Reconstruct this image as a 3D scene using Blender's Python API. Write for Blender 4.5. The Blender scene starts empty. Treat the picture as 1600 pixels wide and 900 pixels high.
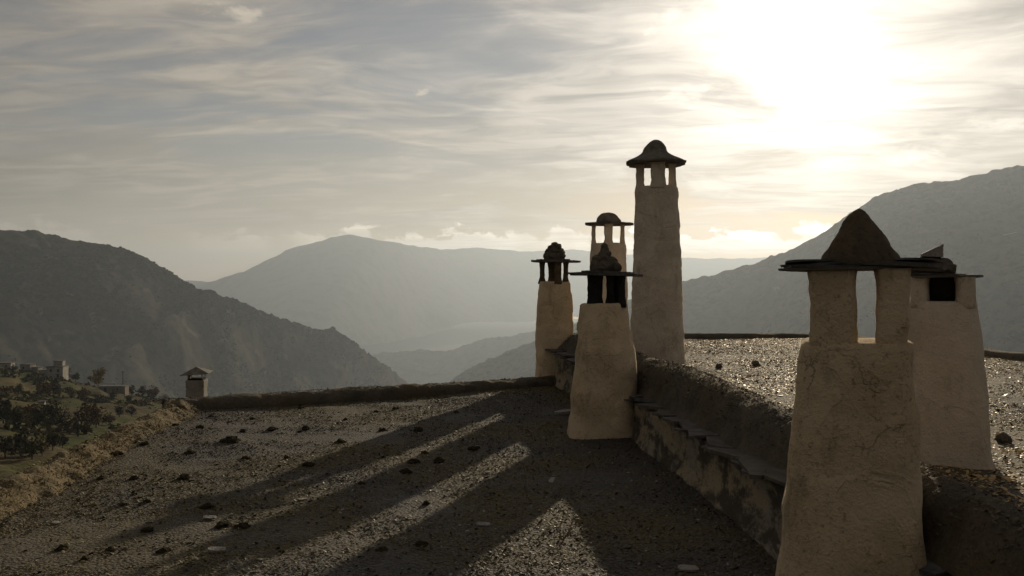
import bpy, math, random
import numpy as np
from mathutils import Vector, Matrix
R = math.radians
random.seed(7)
rng = np.random.default_rng(11)
scene = bpy.context.scene
col = scene.collection

# ------------------------------------------------------------------ camera
EYE = 1.36
F = 1386.0                      # focal length in photo pixels (1600 wide)
cam_d = bpy.data.cameras.new('camera'); cam = bpy.data.objects.new('camera', cam_d); col.objects.link(cam)
cam.location = (0, 0, EYE); cam.rotation_euler = (R(90), 0, 0)
cam_d.sensor_width = 36.0; cam_d.lens = 36.0 * F / 1600.0
cam_d.clip_start = 0.05; cam_d.clip_end = 60000
scene.camera = cam

# ------------------------------------------------------------------ sun, sky, exposure
SUN_AZ, SUN_EL = R(18.8), R(13.1)
SUN_DIR = Vector((math.sin(SUN_AZ) * math.cos(SUN_EL), math.cos(SUN_AZ) * math.cos(SUN_EL), math.sin(SUN_EL)))
sd = bpy.data.lights.new('sun', 'SUN'); so = bpy.data.objects.new('sun', sd); col.objects.link(so)
sd.energy = 4.0; sd.angle = R(0.55); sd.color = (1.0, 0.83, 0.58)
so.rotation_euler = SUN_DIR.to_track_quat('Z', 'Y').to_euler()
so.location = (60, 160, 60)
scene.view_settings.view_transform = 'Standard'
scene.view_settings.look = 'None'
scene.view_settings.exposure = 0.12
scene.view_settings.gamma = 1.0
scene.view_settings.use_curve_mapping = False
scene.render.engine = 'CYCLES'
scene.cycles.use_denoising = True
try: scene.cycles.denoiser = 'OPENIMAGEDENOISE'
except Exception: pass
scene.cycles.max_bounces = 5
scene.cycles.diffuse_bounces = 3
scene.cycles.volume_bounces = 0
scene.cycles.sample_clamp_indirect = 4.0


class G:
    """small node-graph helper"""
    def __init__(s, tree): s.t = tree; s.n = tree.nodes; s.l = tree.links
    def node(s, typ, **kw):
        n = s.n.new(typ)
        for k, v in kw.items(): setattr(n, k, v)
        return n
    def put(s, sock, v):
        if v is None: return
        if isinstance(v, bpy.types.NodeSocket): s.l.new(v, sock)
        else: sock.default_value = v
    def m(s, op, a, b=None, c=None, clamp=False):
        n = s.node('ShaderNodeMath', operation=op, use_clamp=clamp)
        s.put(n.inputs[0], a); s.put(n.inputs[1], b); s.put(n.inputs[2], c)
        return n.outputs[0]
    def vm(s, op, a, b=None, out=0):
        n = s.node('ShaderNodeVectorMath', operation=op)
        s.put(n.inputs[0], a); s.put(n.inputs[1], b)
        return n.outputs[out]
    def mixc(s, f, a, b, blend='MIX'):
        n = s.node('ShaderNodeMix', data_type='RGBA', blend_type=blend)
        s.put(n.inputs[0], f); s.put(n.inputs[6], a); s.put(n.inputs[7], b)
        return n.outputs[2]
    def noise(s, vec, scale, detail=4, rough=0.55, dist=0.0, out=0):
        n = s.node('ShaderNodeTexNoise')
        if vec is not None: s.l.new(vec, n.inputs['Vector'])
        n.inputs['Scale'].default_value = scale; n.inputs['Detail'].default_value = detail
        n.inputs['Roughness'].default_value = rough; n.inputs['Distortion'].default_value = dist
        return n.outputs[out]
    def ramp(s, fac, a, b, lo=0.0, hi=1.0, smooth=True):
        n = s.node('ShaderNodeMapRange', interpolation_type='SMOOTHSTEP' if smooth else 'LINEAR', clamp=True)
        s.put(n.inputs[0], fac); n.inputs[1].default_value = a; n.inputs[2].default_value = b
        n.inputs[3].default_value = lo; n.inputs[4].default_value = hi
        return n.outputs[0]
    def xyz(s, v):
        n = s.node('ShaderNodeSeparateXYZ'); s.l.new(v, n.inputs[0]); return n.outputs
    def comb(s, x, y, z):
        n = s.node('ShaderNodeCombineXYZ')
        s.put(n.inputs[0], x); s.put(n.inputs[1], y); s.put(n.inputs[2], z); return n.outputs[0]


def build_world():
    w = bpy.data.worlds.new('World'); scene.world = w; w.use_nodes = True
    g = G(w.node_tree)
    for n in list(g.n): g.n.remove(n)
    out = g.node('ShaderNodeOutputWorld'); bg = g.node('ShaderNodeBackground')
    g.l.new(bg.outputs[0], out.inputs[0])
    sky = g.node('ShaderNodeTexSky', sky_type='NISHITA')
    sky.sun_disc = False; sky.sun_elevation = SUN_EL; sky.sun_rotation = SUN_AZ
    sky.altitude = 1400; sky.air_density = 1.0; sky.dust_density = 0.9; sky.ozone_density = 1.0
    STR = 0.05
    tc = g.node('ShaderNodeTexCoord').outputs['Generated']
    d = g.vm('NORMALIZE', tc)
    x, y, z = g.xyz(d)
    zc = g.m('MAXIMUM', z, 0.0)
    dot = g.m('MAXIMUM', g.vm('DOT_PRODUCT', d, tuple(SUN_DIR), out=1), 0.0)
    # high thin cloud sheet, seen as on a flat layer above
    inv = g.m('DIVIDE', 1.0, g.m('ADD', zc, 0.10))
    px, py = g.m('MULTIPLY', x, inv), g.m('MULTIPLY', y, inv)
    p1 = g.comb(g.m('ADD', g.m('MULTIPLY', px, 0.62), g.m('MULTIPLY', py, 0.30)), g.m('SUBTRACT', g.m('MULTIPLY', py, 0.85), g.m('MULTIPLY', px, 0.22)), 7.7)
    wn = g.node('ShaderNodeTexNoise'); wn.inputs['Scale'].default_value = 1.1; wn.inputs['Detail'].default_value = 3; g.l.new(p1, wn.inputs['Vector'])
    wv = g.vm('SCALE', g.vm('SUBTRACT', wn.outputs['Color'], (.5, .5, .5))); wv.node.inputs['Scale'].default_value = 1.1
    pw = g.vm('ADD', p1, wv)
    big = g.noise(pw, 0.85, 3, 0.5, 0.3)
    mid = g.noise(pw, 2.2, 9, 0.55, 0.4)
    pf_ = g.vm('ADD', g.comb(g.m('ADD', px, g.m('MULTIPLY', py, 0.7)), g.m('MULTIPLY', py, 2.2), 8.3), g.vm('SCALE', wv)); pf_.node.inputs[1].default_value = (0, 0, 0)
    fib = g.noise(pf_, 3.2, 9, 0.56, 0.5)
    s0 = g.m('ADD', g.m('MULTIPLY', big, 0.75), g.m('ADD', g.m('MULTIPLY', mid, 0.50), g.m('MULTIPLY', fib, 0.18)))
    lowfade = g.ramp(z, 0.045, 0.09, 0.0, 1.0)
    cov = g.m('MULTIPLY', g.ramp(s0, 0.56, 0.80), g.m('ADD', 0.12, g.m('MULTIPLY', lowfade, 0.88)))
    # thin cloud scatters sunlight forward: brighter round the sun, broken by its own texture
    tex = g.m('ADD', 0.50, g.m('ADD', g.m('MULTIPLY', g.ramp(mid, 0.34, 0.66), 0.62), g.m('MULTIPLY', g.ramp(fib, 0.32, 0.68), 0.26)))
    au = g.m('ADD', g.m('MULTIPLY', g.m('POWER', dot, 5.0), 0.27),
         g.m('ADD', g.m('MULTIPLY', g.m('POWER', dot, 26.0), 0.15),
         g.m('ADD', g.m('MULTIPLY', g.m('POWER', dot, 130.0), 0.46), g.m('MULTIPLY', g.m('POWER', dot, 900.0), 1.2))))
    au = g.m('MULTIPLY', au, tex)
    lum = g.m('ADD', g.m('MULTIPLY', g.ramp(fib, 0.32, 0.68), 0.10), g.m('ADD', 0.160, g.m('MULTIPLY', au, 1.62)))
    ccol = g.mixc(g.ramp(dot, 0.84, 0.985), (1.0, 0.86, 0.69, 1), (1.0, 0.90, 0.77, 1))
    cl = g.vm('SCALE', ccol); cl.node.inputs['Scale'].default_value = 1.0; g.l.new(lum, cl.node.inputs['Scale'])
    # clear gaps
    hs = g.node('ShaderNodeHueSaturation'); hs.inputs['Saturation'].default_value = 0.62
    g.l.new(sky.outputs[0], hs.inputs['Color'])
    base = g.vm('SCALE', g.vm('MULTIPLY', hs.outputs[0], g.mixc(g.ramp(z, 0.05, 0.22), (1.0, 0.77, 0.55, 1), (0.76, 0.71, 0.69, 1)))); base.node.inputs['Scale'].default_value = STR
    veil = g.vm('SCALE', ccol); g.l.new(g.m('MULTIPLY', au, 0.30), veil.node.inputs['Scale'])
    gap = g.vm('ADD', base, veil)
    c1 = g.mixc(g.m('MULTIPLY', cov, 0.84), gap, cl)
    # small cumulus: a low row over the horizon and a few puffs near the sun
    az = g.m('ARCTAN2', x, y); el = g.m('ARCSINE', z)
    pc = g.comb(g.m('MULTIPLY', az, 1.0), g.m('MULTIPLY', el, 1.9), 0.0)
    bil = g.noise(pc, 26.0, 7, 0.58, 0.25)
    bil2 = g.noise(g.comb(az, 0.0, 5.0), 9.0, 2, 0.5)
    row = g.m('MULTIPLY', g.ramp(el, R(1.9), R(2.6)), g.ramp(g.m('ADD', el, g.m('MULTIPLY', g.m('SUBTRACT', bil, 0.5), -0.085)), R(3.15), R(3.6), 1.0, 0.0))
    row = g.m('MULTIPLY', row, g.ramp(bil2, 0.34, 0.52, 0.0, 0.9))
    row = g.m('MULTIPLY', row, g.ramp(az, -0.34, -0.10, 0.35, 1.0))
    crow = g.vm('SCALE', ccol); g.l.new(g.m('ADD', 0.52, g.m('MULTIPLY', au, 4.4)), crow.node.inputs['Scale'])
    c2 = g.mixc(row, c1, crow)
    def puff(pa, pe, ra, re, th):
        dx = g.m('DIVIDE', g.m('SUBTRACT', az, pa), ra); dy = g.m('DIVIDE', g.m('SUBTRACT', el, pe), re)
        rr = g.m('ADD', g.m('MULTIPLY', dx, dx), g.m('MULTIPLY', dy, dy))
        v = g.m('SUBTRACT', g.m('ADD', bil, 0.25), g.m('MULTIPLY', rr, 0.30))
        return g.ramp(v, th, th + 0.16)
    def dirpx(a, b): return math.atan2(a - 800, F), math.atan2(450 - b, math.hypot(F, a - 800))
    pf = None
    for (a, b, ra, re, th) in ((1075, 148, 75, 26, 0.64), (1422, 243, 42, 20, 0.56), (1560, 190, 80, 18, 0.62), (360, 25, 80, 30, 0.66), (655, 142, 45, 14, 0.66), (1030, 40, 60, 60, 0.72)):
        A, E = dirpx(a, b)
        q = puff(A, E, ra / F, re / F, th)
        pf = q if pf is None else g.m('MAXIMUM', pf, q)
    cp = g.vm('SCALE', ccol); g.l.new(g.m('ADD', 0.34, g.m('MULTIPLY', au, 1.75)), cp.node.inputs['Scale'])
    c3 = g.mixc(g.m('MULTIPLY', pf, 0.85), c2, cp)
    g.l.new(c3, bg.inputs['Color']); bg.inputs['Strength'].default_value = 1.0
build_world()


# ------------------------------------------------------------------ numpy noise
_perm = np.random.default_rng(3).integers(0, 2**31, 4096).astype(np.int64)
def _hash(ix, iy, iz):
    h = _perm[(ix * 73 + 17) & 4095]
    h = _perm[(h + iy * 151) & 4095]
    h = _perm[(h + iz * 283) & 4095]
    return (h & 0xffff) / 32767.5 - 1.0
def vnoise(P):
    i = np.floor(P).astype(np.int64); f = P - i; f = f * f * f * (f * (f * 6 - 15) + 10)
    ix, iy, iz = i[..., 0], i[..., 1], i[..., 2]; fx, fy, fz = f[..., 0], f[..., 1], f[..., 2]
    def L(a, b, t): return a + (b - a) * t
    c = [[[_hash(ix + a, iy + b, iz + e) for e in (0, 1)] for b in (0, 1)] for a in (0, 1)]
    return L(L(L(c[0][0][0], c[1][0][0], fx), L(c[0][1][0], c[1][1][0], fx), fy),
             L(L(c[0][0][1], c[1][0][1], fx), L(c[0][1][1], c[1][1][1], fx), fy), fz)
def fbm(P, octv=4, gain=0.5):
    P = np.asarray(P, float); s = np.zeros(P.shape[:-1]); a = 1.0
    for k in range(octv):
        s += a * vnoise(P * (2.03 ** k) + 13.7 * k); a *= gain
    return s
def p3(x, y, z=0.0):
    x, y, z = np.broadcast_arrays(np.asarray(x, float), y, z); return np.stack([x, y, z], -1)


# ------------------------------------------------------------------ object helpers
def mesh_np(name, V, Fc, smooth=False):
    me = bpy.data.meshes.new(name)
    V = np.asarray(V, np.float32)
    if isinstance(Fc, np.ndarray):
        nf, k = Fc.shape
        me.vertices.add(len(V)); me.vertices.foreach_set('co', V.ravel())
        me.loops.add(nf * k); me.loops.foreach_set('vertex_index', Fc.ravel().astype(np.int32))
        me.polygons.add(nf); me.polygons.foreach_set('loop_start', np.arange(0, nf * k, k, dtype=np.int32))
        me.update(calc_edges=True)
    else:
        me.from_pydata(V.tolist(), [], Fc)
    me.validate()
    me.polygons.foreach_set('use_smooth', [smooth] * len(me.polygons))
    return me
def obj(name, me, mat=None, parent=None, loc=None, rot=None):
    o = bpy.data.objects.new(name, me); col.objects.link(o)
    if mat is not None and me is not None and not me.materials: me.materials.append(mat)
    if parent is not None: o.parent = parent
    if loc is not None: o.location = loc
    if rot is not None: o.rotation_euler = rot
    return o
def tag(o, label=None, cat=None, group=None, kind=None):
    if label: o['label'] = label
    if cat: o['category'] = cat
    if group: o['group'] = group
    if kind: o['kind'] = kind
    return o
def empty(name, loc, rz=0.0):
    o = bpy.data.objects.new(name, None); col.objects.link(o); o.location = loc; o.rotation_euler = (0, 0, rz)
    o.empty_display_size = 0.2
    return o
def grid_faces(nu, nv, wrap=False):
    """rows nv, columns nu; vertex index = v*nu+u"""
    u = np.arange(nu if wrap else nu - 1); v = np.arange(nv - 1)
    U, Vv = np.meshgrid(u, v); U2 = (U + 1) % nu
    return np.stack([Vv * nu + U, Vv * nu + U2, (Vv + 1) * nu + U2, (Vv + 1) * nu + U], -1).reshape(-1, 4)
def loft(name, rings, nseg=48, step=0.03, amp=0.008, freq=9.0, seed=0.0, smooth=True, oct_=3):
    """closed superellipse loft. ring = (cx, cy, z, hx, hy, power)"""
    rs = [np.array(r, float) for r in rings]; rows = [rs[0]]
    for a, b in zip(rs[:-1], rs[1:]):
        n = max(1, int(np.ceil(max(abs(b[2] - a[2]), abs(b[3] - a[3])) / step)))
        for k in range(1, n + 1): rows.append(a + (b - a) * k / n)
    T = np.linspace(0, 2 * np.pi, nseg, endpoint=False) + 0.02
    c, s = np.cos(T), np.sin(T); V = []
    for r in rows:
        q = 2.0 / r[5]
        V.append(np.stack([r[0] + r[3] * np.sign(c) * np.abs(c) ** q, r[1] + r[4] * np.sign(s) * np.abs(s) ** q, np.full(nseg, r[2])], -1))
    V = np.concatenate(V)
    C = np.concatenate([np.tile(r[:2], (nseg, 1)) for r in rows])
    dd = V[:, :2] - C; ln = np.linalg.norm(dd, axis=1, keepdims=True) + 1e-6
    nz = fbm(V * freq + seed, oct_)
    k = np.clip(ln[:, 0] / 0.03, 0, 1)
    V[:, :2] += dd / ln * (nz * amp * k)[:, None]
    V[:, 2] += fbm(V * freq * 0.8 + seed + 50, 2) * amp * 0.5
    nr = len(rows)
    faces = grid_faces(nseg, nr, wrap=True).tolist()
    b0, t0 = len(V), len(V) + 1
    V = np.vstack([V, V[:nseg].mean(0), V[-nseg:].mean(0)])
    for i in range(nseg):
        j = (i + 1) % nseg
        faces.append([b0, j, i]); faces.append([t0, (nr - 1) * nseg + i, (nr - 1) * nseg + j])
    return mesh_np(name, V, faces, smooth)
def slate_mesh(w, d, t, seed, n=13, jit=0.10):
    r = random.Random(seed); top = []; 
    for i in range(n):
        a = 2 * math.pi * (i + 0.5 * r.random()) / n
        c, s = math.cos(a), math.sin(a); q = 2 / 3.2
        k = 1 + r.uniform(-jit, jit * 0.5)
        top.append((w / 2 * math.copysign(abs(c) ** q, c) * k, d / 2 * math.copysign(abs(s) ** q, s) * k))
    V = [(x, y, t / 2 + r.uniform(-.1, .1) * t) for x, y in top] + [(x * 0.985 + r.uniform(-.004, .004), y * 0.985, -t / 2 + r.uniform(-.15, .15) * t) for x, y in top]
    Fs = [list(range(n)), list(range(2 * n - 1, n - 1, -1))]
    for i in range(n):
        j = (i + 1) % n; Fs.append([i, i + n, j + n, j])
    return mesh_np('slate', np.array(V), Fs)
def stone_mesh(rx, ry, rz, seed, sub=2, jit=0.22, name='stone', smooth=False):
    import bmesh
    bm = bmesh.new(); bmesh.ops.create_icosphere(bm, subdivisions=sub, radius=1.0)
    V = np.array([v.co[:] for v in bm.verts]); Fs = [[v.index for v in f.verts] for f in bm.faces]; bm.free()
    n = fbm(V * 1.3 + seed * 7.3, 3); n2 = np.round(fbm(V * 0.9 + seed * 3.1, 1) * 3) / 3
    V = V * (1 + jit * n + jit * 0.5 * n2)[:, None]
    return mesh_np(name, V * np.array([rx, ry, rz]), np.array(Fs), smooth)
def W(px, py, Y):
    return Vector(((px - 800) / F * Y, Y, EYE - (py - 450) / F * Y))


# ------------------------------------------------------------------ materials
def mat(name, fn, rough=0.9, spec=0.3):
    m = bpy.data.materials.new(name); m.use_nodes = True
    g = G(m.node_tree); b = g.n['Principled BSDF']
    b.inputs['Roughness'].default_value = rough; b.inputs['Specular IOR Level'].default_value = spec
    g.bsdf = b; g.pos = g.node('ShaderNodeTexCoord').outputs['Object']
    g.wpos = g.node('ShaderNodeNewGeometry').outputs['Position']
    fn(g); return m
def bump(g, h, dist, strength=1.0):
    n = g.node('ShaderNodeBump'); n.inputs['Distance'].default_value = dist; n.inputs['Strength'].default_value = strength
    g.l.new(h, n.inputs['Height']); g.l.new(n.outputs[0], g.bsdf.inputs['Normal'])
def setc(g, c): g.put(g.bsdf.inputs['Base Color'], c)
def rgb(*c): return (c[0], c[1], c[2], 1.0)

def plaster(name, a, b, stain):
    def fn(g):
        n1 = g.noise(g.wpos, 3.0, 6, 0.6); n2 = g.noise(g.wpos, 48.0, 5, 0.72)
        sv = g.vm('MULTIPLY', g.wpos, (7.0, 7.0, 2.4)); n3 = g.noise(sv, 1.0, 6, 0.68, 0.4)
        c = g.mixc(g.ramp(n1, 0.35, 0.68), a, b)
        c = g.mixc(g.m('MULTIPLY', g.ramp(n3, 0.53, 0.72), 0.42), c, stain)
        sp = g.m('MULTIPLY', g.ramp(n2, 0.54, 0.66), g.ramp(n1, 0.38, 0.56))
        c = g.mixc(g.m('MULTIPLY', sp, 0.48), c, stain)
        pt = g.ramp(g.noise(g.wpos, 3.4, 5, 0.55, 0.5), 0.50, 0.535)
        c = g.mixc(g.m('MULTIPLY', pt, 0.10), c, stain)
        vo = g.node('ShaderNodeTexVoronoi', feature='DISTANCE_TO_EDGE'); vo.inputs['Scale'].default_value = 4.0
        g.l.new(g.vm('ADD', g.wpos, g.vm('MULTIPLY', g.noise(g.wpos, 6.0, 4, 0.6, 0, 1), (.25, .25, .25))), vo.inputs['Vector'])
        ck = g.m('MULTIPLY', g.ramp(vo.outputs['Distance'], 0.004, 0.014, 1.0, 0.0), g.ramp(g.noise(g.wpos, 1.7, 2, 0.5), 0.52, 0.60))
        c = g.mixc(g.m('MULTIPLY', ck, 0.35), c, stain)
        setc(g, c)
        h = g.m('ADD', g.noise(g.wpos, 13.0, 8, 0.72, 0.3), g.m('MULTIPLY', g.noise(g.wpos, 75.0, 4, 0.7), 0.55))
        bump(g, g.m('SUBTRACT', g.m('SUBTRACT', h, g.m('MULTIPLY', ck, 0.3)), g.m('MULTIPLY', pt, 0.22)), 0.030, 1.0)
    return mat(name, fn, 0.95, 0.15)
M_PL_OCHRE = plaster('plaster_ochre', rgb(.80, .64, .44), rgb(.66, .51, .33), rgb(.12, .09, .055))
M_PL_WHITE = plaster('plaster_white', rgb(.76, .66, .54), rgb(.66, .56, .45), rgb(.30, .23, .16))
M_PL_GREY = plaster('plaster_grey', rgb(.80, .69, .56), rgb(.70, .59, .47), rgb(.26, .20, .14))

M_FLUE = plaster('flue_render', rgb(.33, .315, .29), rgb(.26, .245, .225), rgb(.13, .12, .105))
def f_wall(g):
    sv = g.vm('MULTIPLY', g.wpos, (6.0, 2.4, 4.6)); n1 = g.noise(sv, 1.0, 8, 0.72, 0.3)
    wq = g.vm('MULTIPLY', g.wpos, (1.0, .55, 1.0)); n2 = g.noise(wq, 2.8, 6, 0.62); n3 = g.noise(wq, 24, 5, 0.66); n4 = g.noise(wq, 6.5, 6, 0.7)
    c = g.mixc(g.ramp(n2, 0.38, 0.62), rgb(.34, .275, .18), rgb(.25, .225, .19))
    c = g.mixc(g.m('MULTIPLY', g.ramp(n1, 0.45, 0.56), 0.92), c, rgb(.06, .052, .042))
    c = g.mixc(g.m('MULTIPLY', g.ramp(n4, 0.54, 0.64), 0.6), c, rgb(.14, .11, .065))
    c = g.mixc(g.m('MULTIPLY', g.ramp(n3, 0.53, 0.68), 0.55), c, rgb(.07, .06, .042))
    setc(g, c); bump(g, g.m('ADD', g.noise(g.wpos, 9, 6, 0.65), g.m('MULTIPLY', n3, 0.5)), 0.03, 0.9)
M_WALL = mat('weathered_plaster', f_wall, 0.95, 0.15)

def f_launa(g):
    n1 = g.noise(g.wpos, 0.55, 5, 0.6, 0.3); n2 = g.noise(g.wpos, 3.2, 5, 0.65); n3 = g.noise(g.wpos, 40, 3, 0.7)
    c = g.mixc(g.ramp(n2, 0.35, 0.7), rgb(.085, .078, .076), rgb(.06, .055, .052))
    c = g.mixc(g.m('MULTIPLY', g.ramp(n1, 0.44, 0.58), 0.9), c, rgb(.10, .08, .038))
    c = g.mixc(g.ramp(n3, 0.42, 0.62), c, rgb(.045, .04, .036))
    setc(g, c)
    vo = g.node('ShaderNodeTexVoronoi'); vo.inputs['Scale'].default_value = 55; g.l.new(g.wpos, vo.inputs['Vector'])
    bump(g, g.m('ADD', g.m('MULTIPLY', vo.outputs['Distance'], -0.8), n3), 0.012, 1.0)
M_LAUNA = mat('launa_clay', f_launa, 0.85, 0.3)

def f_flake(c1, c2, c3, moss, r0, r1, tint, mo=(0.40, 0.55, .78)):
    def fn(g):
        at = g.node('ShaderNodeAttribute', attribute_name='tone'); t = at.outputs['Fac']
        n1 = g.noise(g.wpos, 0.55, 5, 0.6, 0.3)
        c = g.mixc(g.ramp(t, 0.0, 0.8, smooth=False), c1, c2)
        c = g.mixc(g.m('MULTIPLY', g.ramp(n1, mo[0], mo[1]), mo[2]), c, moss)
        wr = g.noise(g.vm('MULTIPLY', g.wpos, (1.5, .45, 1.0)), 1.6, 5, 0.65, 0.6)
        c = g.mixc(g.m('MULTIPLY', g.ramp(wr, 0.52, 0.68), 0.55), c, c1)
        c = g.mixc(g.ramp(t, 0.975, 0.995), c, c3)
        setc(g, c)
        g.put(g.bsdf.inputs['Roughness'], g.ramp(t, 0, 1, r0, r1, smooth=False)); g.bsdf.inputs['Specular Tint'].default_value = tint
    return fn
M_FLAKE = mat('launa_flakes', f_flake(rgb(.042, .036, .029), rgb(.090, .077, .059), rgb(.30, .28, .26), rgb(.128, .101, .036), .55, .8, (1, .86, .62, 1)), 0.5, 0.3)
M_FLAKE_GLINT = mat('launa_flakes_painted_glint', f_flake(rgb(.15, .10, .052), rgb(.50, .34, .15), rgb(.55, .42, .24), rgb(.42, .30, .14), .44, .74, (1, .74, .42, 1)), 0.5, 0.8)  # golden sun glint painted into the flake colours and specular tint

def f_earth(g):
    n1 = g.noise(g.wpos, 4.0, 6, 0.65); n2 = g.noise(g.wpos, 30, 4, 0.7); n3 = g.noise(g.wpos, 1.1, 3, 0.5)
    c = g.mixc(g.ramp(n1, 0.35, 0.68), rgb(.095, .083, .068), rgb(.15, .124, .09))
    c = g.mixc(g.m('MULTIPLY', g.ramp(n3, 0.5, 0.65), 0.5), c, rgb(.14, .105, .055))
    c = g.mixc(g.m('MULTIPLY', g.ramp(n2, 0.5, 0.7), 0.5), c, rgb(.045, .04, .034))
    setc(g, c); bump(g, g.m('ADD', n2, g.m('MULTIPLY', n1, 1.5)), 0.03, 1.0)
M_EARTH = mat('earth_bank', f_earth, 0.95, 0.2)
def f_rim(g):
    n1 = g.noise(g.wpos, 3.0, 6, 0.65); n2 = g.noise(g.wpos, 34, 4, 0.7)
    c = g.mixc(g.ramp(n1, 0.35, 0.65), rgb(.21, .165, .095), rgb(.15, .12, .075))
    c = g.mixc(g.m('MULTIPLY', g.ramp(n2, 0.5, 0.68), 0.8), c, rgb(.05, .04, .028))
    c = g.mixc(g.m('MULTIPLY', g.ramp(n2, 0.34, 0.26), 0.6), c, rgb(.26, .22, .15))
    setc(g, c); bump(g, g.m('ADD', n2, g.m('MULTIPLY', n1, 1.2)), 0.03, 1.0)
M_RIM = mat('mossy_rim', f_rim, 0.95, 0.2)

M_BANKFLAKE = mat('bank_dirt', f_flake(rgb(.062, .056, .049), rgb(.15, .128, .10), rgb(.24, .21, .17), rgb(.15, .12, .078), .75, .95, (1, .9, .7, 1)), 0.8, 0.2)
M_RIMFLAKE = mat('bank_flakes', f_flake(rgb(.09, .07, .042), rgb(.22, .175, .105), rgb(.38, .34, .26), rgb(.18, .14, .07), .7, .9, (1, .9, .7, 1)), 0.8, 0.2)
def f_slate(g):
    oi = g.node('ShaderNodeObjectInfo').outputs['Random']
    n1 = g.noise(g.wpos, 8, 5, 0.65); n2 = g.noise(g.wpos, 45, 3, 0.6)
    c = g.mixc(g.ramp(n1, 0.35, 0.68), rgb(.065, .063, .067), rgb(.15, .142, .142))
    c = g.mixc(g.m('MULTIPLY', oi, 0.5), c, rgb(.10, .08, .055))
    c = g.mixc(g.m('MULTIPLY', g.ramp(n2, 0.55, 0.7), 0.6), c, rgb(.16, .15, .10))
    setc(g, c); bump(g, g.m('ADD', n1, g.m('MULTIPLY', n2, 0.4)), 0.01, 0.8)
M_SLATE = mat('slate', f_slate, 0.8, 0.22)
def f_cap(a, b):
    def fn(g):
        n1 = g.noise(g.wpos, 9, 6, 0.68); n2 = g.noise(g.wpos, 48, 4, 0.7)
        c = g.mixc(g.ramp(n1, 0.34, 0.68), a, b)
        c = g.mixc(g.m('MULTIPLY', g.ramp(n2, 0.54, 0.7), 0.65), c, rgb(.035, .03, .025))
        setc(g, c); bump(g, g.m('ADD', n2, g.m('MULTIPLY', n1, 1.6)), 0.02, 1.0)
    return fn
M_CAP = mat('cap_mortar', f_cap(rgb(.15, .115, .075), rgb(.09, .07, .047)), 0.95, 0.15)
M_CAPGREY = mat('cap_grey_mortar', f_cap(rgb(.24, .215, .18), rgb(.14, .125, .10)), 0.95, 0.15)
M_STONE = mat('field_stone', f_cap(rgb(.15, .125, .095), rgb(.085, .072, .055)), 0.9, 0.2)
M_PALESTONE = mat('pale_stone', f_cap(rgb(.34, .32, .29), rgb(.24, .22, .2)), 0.8, 0.3)
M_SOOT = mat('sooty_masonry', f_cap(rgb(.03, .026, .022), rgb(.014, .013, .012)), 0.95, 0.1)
M_CLUMP = mat('moss_clump', f_cap(rgb(.06, .05, .028), rgb(.034, .029, .02)), 1.0, 0.05)
def f_metal(g):
    n = g.noise(g.wpos, 14, 5, 0.6)
    setc(g, g.mixc(g.ramp(n, 0.35, 0.7), rgb(.20, .185, .165), rgb(.12, .10, .08)))
    g.bsdf.inputs['Metallic'].default_value = 0.35; bump(g, n, 0.004, 0.5)
M_METAL = mat('weathered_sheet_metal', f_metal, 0.6, 0.4)

def f_mount(a, b, rock, sc):
    def fn(g):
        n1 = g.noise(g.wpos, 0.006 * sc, 6, 0.62); n2 = g.noise(g.wpos, 0.05 * sc, 5, 0.7); n3 = g.noise(g.wpos, 0.018 * sc, 4, 0.6, 0.6)
        c = g.mixc(g.ramp(n1, 0.38, 0.64), a, b)
        c = g.mixc(g.ramp(n2, 0.46, 0.60), c, rgb(.028, .030, .018))
        c = g.mixc(g.m('MULTIPLY', g.ramp(n3, 0.60, 0.72), 0.8), c, rock)
        setc(g, c)
    return fn
M_MNT = mat('maquis_mountain', f_mount(rgb(.07, .062, .04), rgb(.05, .046, .028), rgb(.16, .14, .115), 1.0), 1.0, 0.05)
M_MNT_R = mat('dry_mountain', f_mount(rgb(.09, .08, .055), rgb(.06, .056, .036), rgb(.13, .115, .09), 0.8), 1.0, 0.05)
M_MNT_FAR = mat('far_mountain', f_mount(rgb(.09, .085, .065), rgb(.07, .066, .05), rgb(.14, .125, .105), 0.3), 1.0, 0.05)
M_FAINT = mat('faint_mountain', f_mount(rgb(.085, .082, .075), rgb(.075, .072, .066), rgb(.10, .092, .08), 0.15), 1.0, 0.05)
def f_hill(g):
    n1 = g.noise(g.wpos, 0.028, 5, 0.6, 0.5); n2 = g.noise(g.wpos, 0.22, 5, 0.65); n3 = g.noise(g.wpos, 0.011, 3, 0.5)
    geo = g.node('ShaderNodeNewGeometry'); nz = g.xyz(geo.outputs['Normal'])[2]
    c = g.mixc(g.ramp(n1, 0.42, 0.58), rgb(.062, .07, .022), rgb(.085, .066, .036))
    c = g.mixc(g.ramp(n2, 0.48, 0.66), c, rgb(.040, .038, .022))
    c = g.mixc(g.m('MULTIPLY', g.ramp(n3, 0.52, 0.62), 0.5), c, rgb(.10, .085, .03))
    c = g.mixc(g.ramp(nz, 0.93, 0.80), c, rgb(.10, .085, .065))
    setc(g, c); bump(g, n2, 1.2, 0.8)
M_HILL = mat('terraced_grass', f_hill, 1.0, 0.05)
def f_scrub(g):
    n = g.noise(g.wpos, 0.03, 3, 0.6)
    setc(g, g.mixc(g.ramp(n, 0.35, 0.65), rgb(.030, .034, .018), rgb(.052, .045, .025)))
M_SCRUB = mat('scrub', f_scrub, 1.0, 0.05)
def flat(name, c, rough=0.9, var=0.3, sc=2.0):
    def fn(g):
        n = g.noise(g.wpos, sc, 5, 0.65)
        setc(g, g.mixc(g.ramp(n, 0.3, 0.7), rgb(*[v * (1 - var) for v in c]), rgb(*[v * (1 + var * .5) for v in c])))
    return mat(name, fn, rough, 0.2)
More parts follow.
